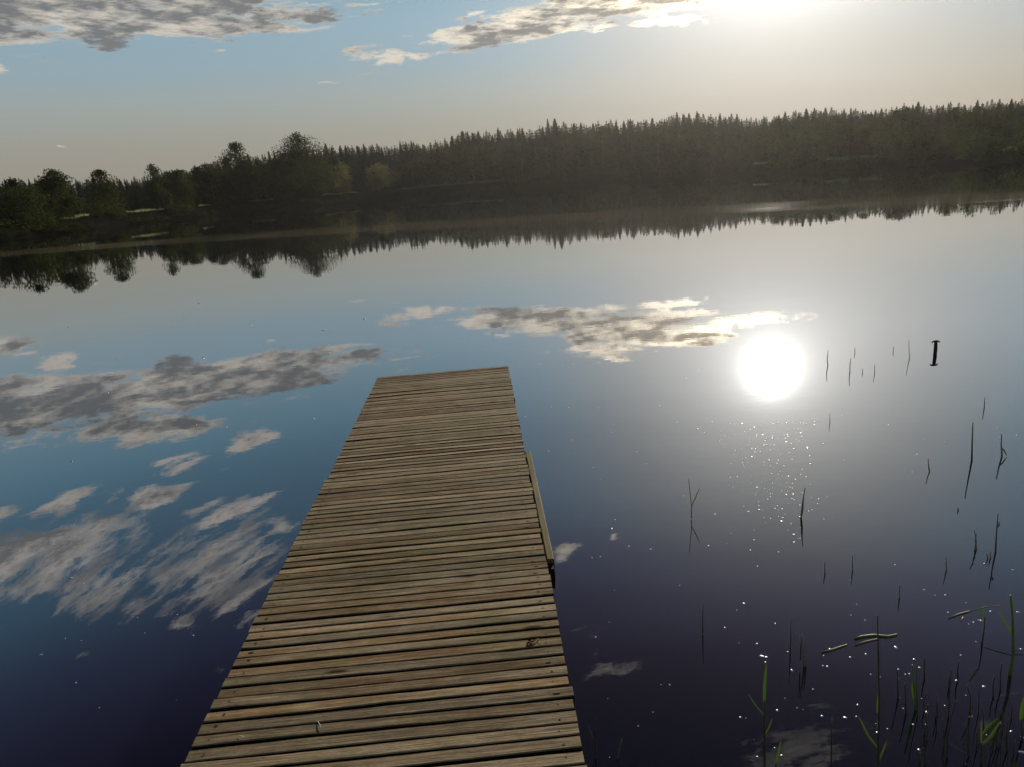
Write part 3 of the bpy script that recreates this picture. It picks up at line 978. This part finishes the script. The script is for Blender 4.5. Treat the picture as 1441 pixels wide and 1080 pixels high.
g = nt.noise(nt.mapping(tcn.outputs['Object'], scale=(1, 1, 6)), 10.0, 4, 0.6)
principled(nt, out, nt.ramp(g, [(0.3, (0.10, 0.15, 0.02)), (0.7, (0.32, 0.36, 0.09))]), 0.5, None, 0.3)

def reed(name, cat, label, pts, wpx, mat, leaves=(), group=None):
    """pts: base first then up the stem (px); leaves: (list of px points, width px, material)"""
    base = on_plane(*pts[0])
    s = (base - CAM).length / F
    P = [Vector((0, 0, -0.25))] + [lift(x, y, base) - base for x, y in pts]
    P[1] = Vector((0, 0, 0))
    n = len(P)
    b = MB()
    rad = [wpx * s * 0.42 * (1.0 - 0.55 * max(0, i - 1) / max(1, n - 2)) for i in range(n)]
    b.tube(P, rad, 6)
    smesh = b.make('stem', [mat], True)
    if not leaves:
        o = obj(name, smesh, loc=base)
    else:
        o = obj(name, None, loc=base)
        obj('stem', smesh, o)
        for (lp, lw, lm) in leaves:
            L = [lift(x, y, base) for x, y in lp]
            LL = []
            m_ = 8
            for i in range(m_ + 1):
                t = i / m_ * (len(L) - 1)
                k_ = min(int(t), len(L) - 2)
                LL.append(L[k_].lerp(L[k_ + 1], t - k_))
            wd = [lw * s * 0.29 * (0.35 + 0.65 * math.sin(math.pi * (0.15 + 0.85 * i / m_)) ** 0.7 if i < m_ else 0.05) for i in range(m_ + 1)]
            lb = MB()
            strip(lb, LL, wd)
            lb.v = [tuple(Vector(q) - base) for q in lb.v]
            lme = lb.make('leaf', [lm])
            shade_attr(lme, [random.Random(int(lp[0][0])).random()] * len(lb.f))
            obj('leaf', lme, o)
    tag(o, label, cat, group)
    return o
GS = 'bare reed stubs in the lake'
R_ = 'reed'
reed('reed', R_, 'thin forked reed alone in open water beside the jetty, one leaf rising', [(973, 727), (973, 712), (969, 675)], 1.6, M_STEM, [([(973, 713), (979, 700), (985, 686)], 2.2, M_REED)])
reed('reed', R_, 'broken brown reed leaning over below the sun glitter', [(1127, 729), (1130, 705), (1133, 687)], 2.6, M_DRY, [([(1128, 728), (1130, 716), (1131, 700)], 2.5, M_DRY)])
reed('reed', R_, 'faint curved reed nearest to the dazzling sun reflection', [(1165, 515), (1164, 505), (1165.5, 493)], 1.5, M_DRY)
reed('reed', R_, 'second faint curved reed out from the sun reflection, knotted at mid height', [(1196, 524), (1196, 515), (1197.5, 504)], 1.5, M_DRY)
for bx, by, tx, ty in ((1214, 525, 1214, 519), (1231, 526, 1231, 513), (1203, 497, 1203.5, 489), (1257, 495, 1258, 488), (1168, 595, 1168, 582), (1280, 504, 1279, 479)):
    reed('reed', R_, 'very fine short reed tip in the hazy water between sun reflection and stake', [(bx, by), ((bx + tx) / 2 - 0.4, (by + ty) / 2), (tx, ty)], 1.1, M_STEM, (), 'fine reed tips beyond the sun reflection')
reed('reed', R_, 'tallest straight bare stem out in the open blue water below the stake', [(1367.5, 649), (1368, 625), (1369, 595)], 2.6, M_STEM)
reed('reed', R_, 'brown reed with a small drooping side leaf, far out beside the tall straight stem', [(1410, 643), (1409, 628), (1409.5, 611)], 2.6, M_DRY, [([(1409, 630), (1413, 634), (1417, 642)], 2.4, M_STEM)])
reed('reed', R_, 'short thin reed standing farther out above the tall straight stem', [(1385, 575), (1385.5, 567), (1386, 559)], 1.4, M_STEM)
reed('reed', R_, 'small reed with a bright droplet at its foot, left of the tall straight stem', [(1308, 664), (1306.5, 655), (1306, 646)], 1.8, M_STEM)
reed('reed', R_, 'tiny pale reed bud barely above the water', [(1348.5, 719), (1348, 714)], 2.2, M_DRY)
reed('reed', R_, 'slightly bent dark stem carrying a pale bud near its tip', [(1401, 777), (1402, 755), (1404.5, 723)], 2.4, M_STEM, [([(1403.5, 742), (1406, 739), (1406, 735)], 3.0, M_DRY)])
reed('reed', R_, 'pair of crossed brown stalks beside the bent stem with the bud', [(1372, 774), (1374, 762), (1371, 746)], 2.2, M_DRY, [([(1375, 776), (1372.5, 762), (1374, 750)], 2.2, M_DRY)])
for bx, by, tx, ty in ((1332, 803, 1331, 784), (1161, 807, 1160, 792), (1200, 803, 1200, 782), (1266, 842, 1267, 823), (1390, 787, 1388, 779), (1394, 786, 1394, 776)):
    reed('reed', R_, 'short pale reed stub standing alone in the water above the reed patch', [(bx, by), (bx - 0.4, (by + ty) / 2), (tx, ty)], 2.0, M_DRY, (), GS)
reed('reed', R_, 'lone bare reed with bright droplet, midway between jetty and reed patch', [(989, 893), (989, 872), (989.5, 851)], 2.0, M_STEM)
reed('reed', R_, 'slim dark reed just left of the clump of broken stalks', [(1112, 918), (1113, 895), (1113, 874)], 1.8, M_STEM)
reed('broken_reed', R_, 'clump of snapped brown reed stalks at the tip of the floating stalk line', [(1132, 938), (1131, 915), (1129, 893)], 3.2, M_DRY,
     [([(1134, 942), (1134, 922), (1134, 902)], 3.0, M_DRY), ([(1126, 930), (1127, 912), (1128, 898)], 2.4, M_STEM), ([(1127, 899), (1125, 895), (1124, 892)], 2.2, M_WHITE)])
reed('reed', R_, 'tall stem with two pale lower leaves crossing the floating green stalk', [(1236.5, 1088), (1236, 1040), (1237.5, 985), (1236, 920), (1235, 866)], 3.4, M_STEM,
     [([(1237, 1055), (1222, 1036), (1207, 1006)], 3.6, M_REED), ([(1237, 1071), (1243, 1056), (1248, 1043)], 3.0, M_REED), ([(1235, 1004), (1235, 990), (1236, 978)], 3.2, M_REED), ([(1235, 1026), (1235, 1018), (1236, 1012)], 2.2, M_REED)])
reed('reed', R_, 'bright green blade on a dark stem with a thin leaf on each side', [(1076, 1092), (1076, 1050), (1075.5, 1010), (1077, 985)], 3.4, M_STEM,
     [([(1075.5, 988), (1076, 965), (1078.5, 933)], 5.6, M_REED), ([(1075, 1007), (1064, 994), (1053, 977)], 2.4, M_REED), ([(1077, 1034), (1082, 1024), (1087, 1011)], 2.6, M_REED)])
reed('reed', R_, 'short curled yellow-green leaf on a stub beside the bright green blade', [(1092, 1086), (1092, 1074)], 3.0, M_STEM, [([(1091.5, 1076), (1095, 1063), (1099, 1042)], 5.0, M_REED)])
reed('reed', R_, 'dark bare stem tipped with a white droplet over the pale cloud reflection', [(1170, 1086), (1170, 1050), (1171, 1009)], 2.4, M_STEM, [([(1170.5, 1018), (1171, 1013), (1171, 1007)], 3.0, M_WHITE)])
reed('reed', R_, 'thick yellow-green knotted reed in the middle of the reed patch', [(1289, 999), (1288, 985), (1286, 962), (1284, 936)], 4.0, M_GREEN, [([(1287, 986), (1285, 974), (1283.5, 962)], 5.0, M_REED)])
for bx, by, tx, ty in ((1264, 983, 1262, 938), (1275, 1004, 1273, 962), (1301, 956, 1302, 926), (1304, 1022, 1306, 992), (1348, 957, 1350, 930), (1398, 981, 1400, 952), (1408, 972, 1410, 934), (1336, 968, 1338, 950), (1319, 1004, 1320, 985), (1417, 1058, 1419, 1012)):
    reed('reed', R_, 'dark bare reed stem with droplets inside the dense reed patch', [(bx, by), (bx - 0.5, (by + ty) / 2), (tx, ty)], 2.4, M_STEM, (), 'dark bare stems of the reed patch')
reed('reed', R_, 'bent dark stem with a small green leaf at its head beside the tallest green reed', [(1382, 906), (1385, 886), (1386, 868)], 2.4, M_STEM, [([(1385.5, 870), (1381, 862), (1376, 852)], 4.4, M_REED), ([(1381, 905), (1378, 908), (1372, 912)], 2.0, M_STEM)])
reed('reed', R_, 'tallest green reed with long leaves at the edge of the photo', [(1421.5, 950), (1426, 920), (1425.5, 892), (1425, 870), (1422, 838)], 4.6, M_GREEN,
     [([(1425, 893), (1416, 878), (1404, 856)], 4.0, M_REED), ([(1426, 923), (1405, 918), (1383, 911)], 2.4, M_STEM), ([(1426, 922), (1434, 922), (1446, 922)], 2.2, M_STEM), ([(1425, 868), (1424.5, 852), (1422, 838)], 4.0, M_REED), ([(1421, 948), (1423, 935), (1427, 922)], 5.0, M_REED)])
reed('reed', R_, 'low reed with two broad parallel green leaves in the near patch', [(1381, 1078), (1381, 1060), (1382, 1045)], 3.2, M_STEM,
     [([(1382, 1034), (1391, 1022), (1406, 1010)], 3.4, M_REED), ([(1382, 1049), (1394, 1037), (1409, 1014)], 4.4, M_REED), ([(1381, 1046), (1381, 1030), (1381.5, 1012)], 2.6, M_REED)])
reed('reed', R_, 'arched thin reed bowing over with a fallen strand at its foot', [(1333, 1066), (1334, 1035), (1339, 1008), (1346, 987)], 2.2, M_STEM, [([(1335, 1046), (1352, 1056), (1374, 1068)], 1.6, M_DRY)])
reed('reed', R_, 'broad green leaf cut off by the photo edge below the tallest green reed', [(1438, 1042), (1438, 1012)], 3.0, M_STEM, [([(1437, 1014), (1438, 1000), (1442, 978)], 6.0, M_REED)])
reed('reed', R_, 'thin dark stem with one pale bent leaf close beside the jetty', [(838, 1068), (837.5, 1040), (837, 1010)], 2.0, M_STEM, [([(838, 1045), (831, 1030), (824.5, 1015)], 2.0, M_DRY)])
reed('reed', R_, 'small crooked dry twig of reed near the jetty, with a droplet at its foot', [(869, 1068), (871, 1056), (875, 1040)], 2.2, M_DRY)

cr_ = random.Random(77)
for _ in range(26):
    bx, by = cr_.uniform(1290, 1441), cr_.uniform(1000, 1092)
    hh_ = cr_.uniform(18, 75)
    reed('reed', R_, 'very thin dark stem among the crowded stems of the near corner', [(bx, by), (bx + cr_.uniform(-1.5, 1.5), by - hh_ * 0.5), (bx + cr_.uniform(-5, 5), by - hh_)], cr_.uniform(1.2, 2.2), M_STEM, (), 'crowded thin stems in the near corner')

# ------------------------------------------------------------------ floating stalks
def floater(name, label, pts, wpx, mat):
    P = [on_plane(x, y) for x, y in pts]
    mid = P[len(P) // 2]
    s = (mid - CAM).length / F
    b = MB()
    wpx *= 0.62
    b.tube([q - mid + Vector((0, 0, wpx * s * 0.25)) for q in P], [wpx * s * 0.5 * (0.75 if i in (0, len(P) - 1) else 1) for i in range(len(P))], 8)
    tag(obj(name, b.make(name, [mat], True), loc=mid), label, 'stalk')
floater('floating_stalk', 'thick curved green stalk floating on the water in front of the tall stem', [(1203, 900), (1212, 897), (1230, 895), (1250, 897), (1262, 894)], 5.0, M_GREEN)
floater('floating_stalk', 'straight brown stalk floating just under the curved green stalk', [(1203, 909), (1218, 904), (1235, 900)], 3.6, M_DRY)
floater('floating_stalk', 'droplet-covered brown stalk floating near the clump of broken reeds', [(1156, 919), (1172, 915), (1192, 908)], 4.0, M_DRY)
floater('floating_stalk', 'pale grey stalk floating out beside the tallest green reed', [(1335, 871), (1350, 865), (1364, 861)], 3.4, M_DRY)
floater('floating_stalk', 'stubby scrap of stalk floating under the pale grey stalk', [(1353, 875), (1355, 869)], 2.6, M_DRY)
floater('floating_stalk', 'hair-thin dry strand trailing from the pale grey stalk', [(1366, 861), (1385, 855), (1408, 852)], 1.0, M_DRY)

# ------------------------------------------------------------------ specks of fluff and bubbles on the water
M_SPECK, nt, out = material('floating_fluff')
tcn = nt.new('ShaderNodeTexCoord')
g = nt.noise(tcn.outputs['Object'], 40, 2, 0.5)
fc = nt.ramp(g, [(0.3, (0.75, 0.75, 0.74)), (0.7, (0.92, 0.92, 0.90))])
d1 = nt.new('ShaderNodeBsdfDiffuse')
nt.put(d1.inputs[0], fc)
t1 = nt.new('ShaderNodeBsdfTranslucent')
nt.put(t1.inputs[0], fc)
mx = nt.new('ShaderNodeMixShader')
mx.inputs[0].default_value = 0.6
nt.l.new(d1.outputs[0], mx.inputs[1])
nt.l.new(t1.outputs[0], mx.inputs[2])
g1 = nt.new('ShaderNodeBsdfGlossy')
g1.inputs['Roughness'].default_value = 0.32
mx2 = nt.new('ShaderNodeMixShader')
mx2.inputs[0].default_value = 0.42
nt.l.new(mx.outputs[0], mx2.inputs[1])
nt.l.new(g1.outputs[0], mx2.inputs[2])
nt.l.new(mx2.outputs[0], out.inputs[0])
rng = random.Random(21)
mb = MB()
def speck(x, y, s):
    p = on_plane(x, y)
    k = (p - CAM).length / F * s * 0.85
    el_ = rng.choice((1, 1, 1, 1.6, 2.2))
    q = rng.uniform(0, 3.14)
    ca, sa = math.cos(q), math.sin(q)
    vs = [p + Vector((0, 0, k * 0.45))]
    for ring, (rr, zz) in enumerate(((0.55, 0.37), (0.92, 0.19), (1.0, 0.0))):
        for i in range(8):
            t = i * math.pi / 4
            u, v_ = rr * el_ * math.cos(t) * k, rr * math.sin(t) * k
            vs.append(p + Vector((u * ca - v_ * sa, u * sa + v_ * ca, zz * k)))
    fs = [(0, 1 + i, 1 + (i + 1) % 8) for i in range(8)]
    for ring in range(2):
        for i in range(8):
            j = (i + 1) % 8
            fs.append((1 + ring * 8 + i, 9 + ring * 8 + i, 9 + ring * 8 + j, 1 + ring * 8 + j))
    mb.add(vs, fs)
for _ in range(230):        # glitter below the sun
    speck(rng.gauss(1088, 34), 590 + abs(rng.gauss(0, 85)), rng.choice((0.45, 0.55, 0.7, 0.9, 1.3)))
for _ in range(48):        # reed patch
    speck(rng.uniform(1040, 1441), rng.uniform(830, 1078), rng.choice((0.7, 0.9, 1.1, 1.5, 1.9)))
for _ in range(70):
    speck(rng.uniform(800, 1441), rng.uniform(560, 1075), rng.uniform(0.35, 1.1))
for _ in range(55):
    x = rng.uniform(0, 520)
    y = rng.uniform(420, 1050)
    if x < 530 - 0.5 * (y - 530) - 14:
        speck(x, y, rng.uniform(0.6, 1.4))
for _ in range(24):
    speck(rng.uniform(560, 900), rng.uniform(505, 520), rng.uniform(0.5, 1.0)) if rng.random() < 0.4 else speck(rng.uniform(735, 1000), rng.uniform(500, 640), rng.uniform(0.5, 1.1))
# droplets at the feet of stems
for x, y in ((1237, 966), (1238, 953), (1265, 982), (1290, 998), (1285, 1020), (1288, 988), (1308, 664), (989, 893), (1422, 948), (1381, 874), (1303, 1020), (1304, 1008), (1304, 1003), (1077, 932), (1078, 925), (1171, 1012), (1126, 728), (1346, 958), (1260, 894), (1250, 898), (1168, 914), (1159, 923), (1158, 937), (1164, 938)):
    speck(x, y, rng.uniform(0.9, 1.6))
me = mb.make('foam', [M_SPECK], True)
tag(obj('foam', me), 'scattered white specks of fluff and bubbles on the water', 'foam', kind='stuff')

# ------------------------------------------------------------------ the hazy air over the lake
hm, nt, out = material('hazy_air')
pv = nt.new('ShaderNodeVolumePrincipled')
pv.inputs['Color'].default_value = C4(0.92, 0.90, 0.86)
pv.inputs['Density'].default_value = 0.00012
pv.inputs['Anisotropy'].default_value = 0.7
nt.l.new(pv.outputs[0], out.inputs['Volume'])
hb = MB()
hb.box((0, 0, 23.0), (860, 860, 49.5))
hz = obj('haze', hb.make('haze', [hm]))
tag(hz, 'thin sunlit haze over the lake', 'haze', kind='stuff')
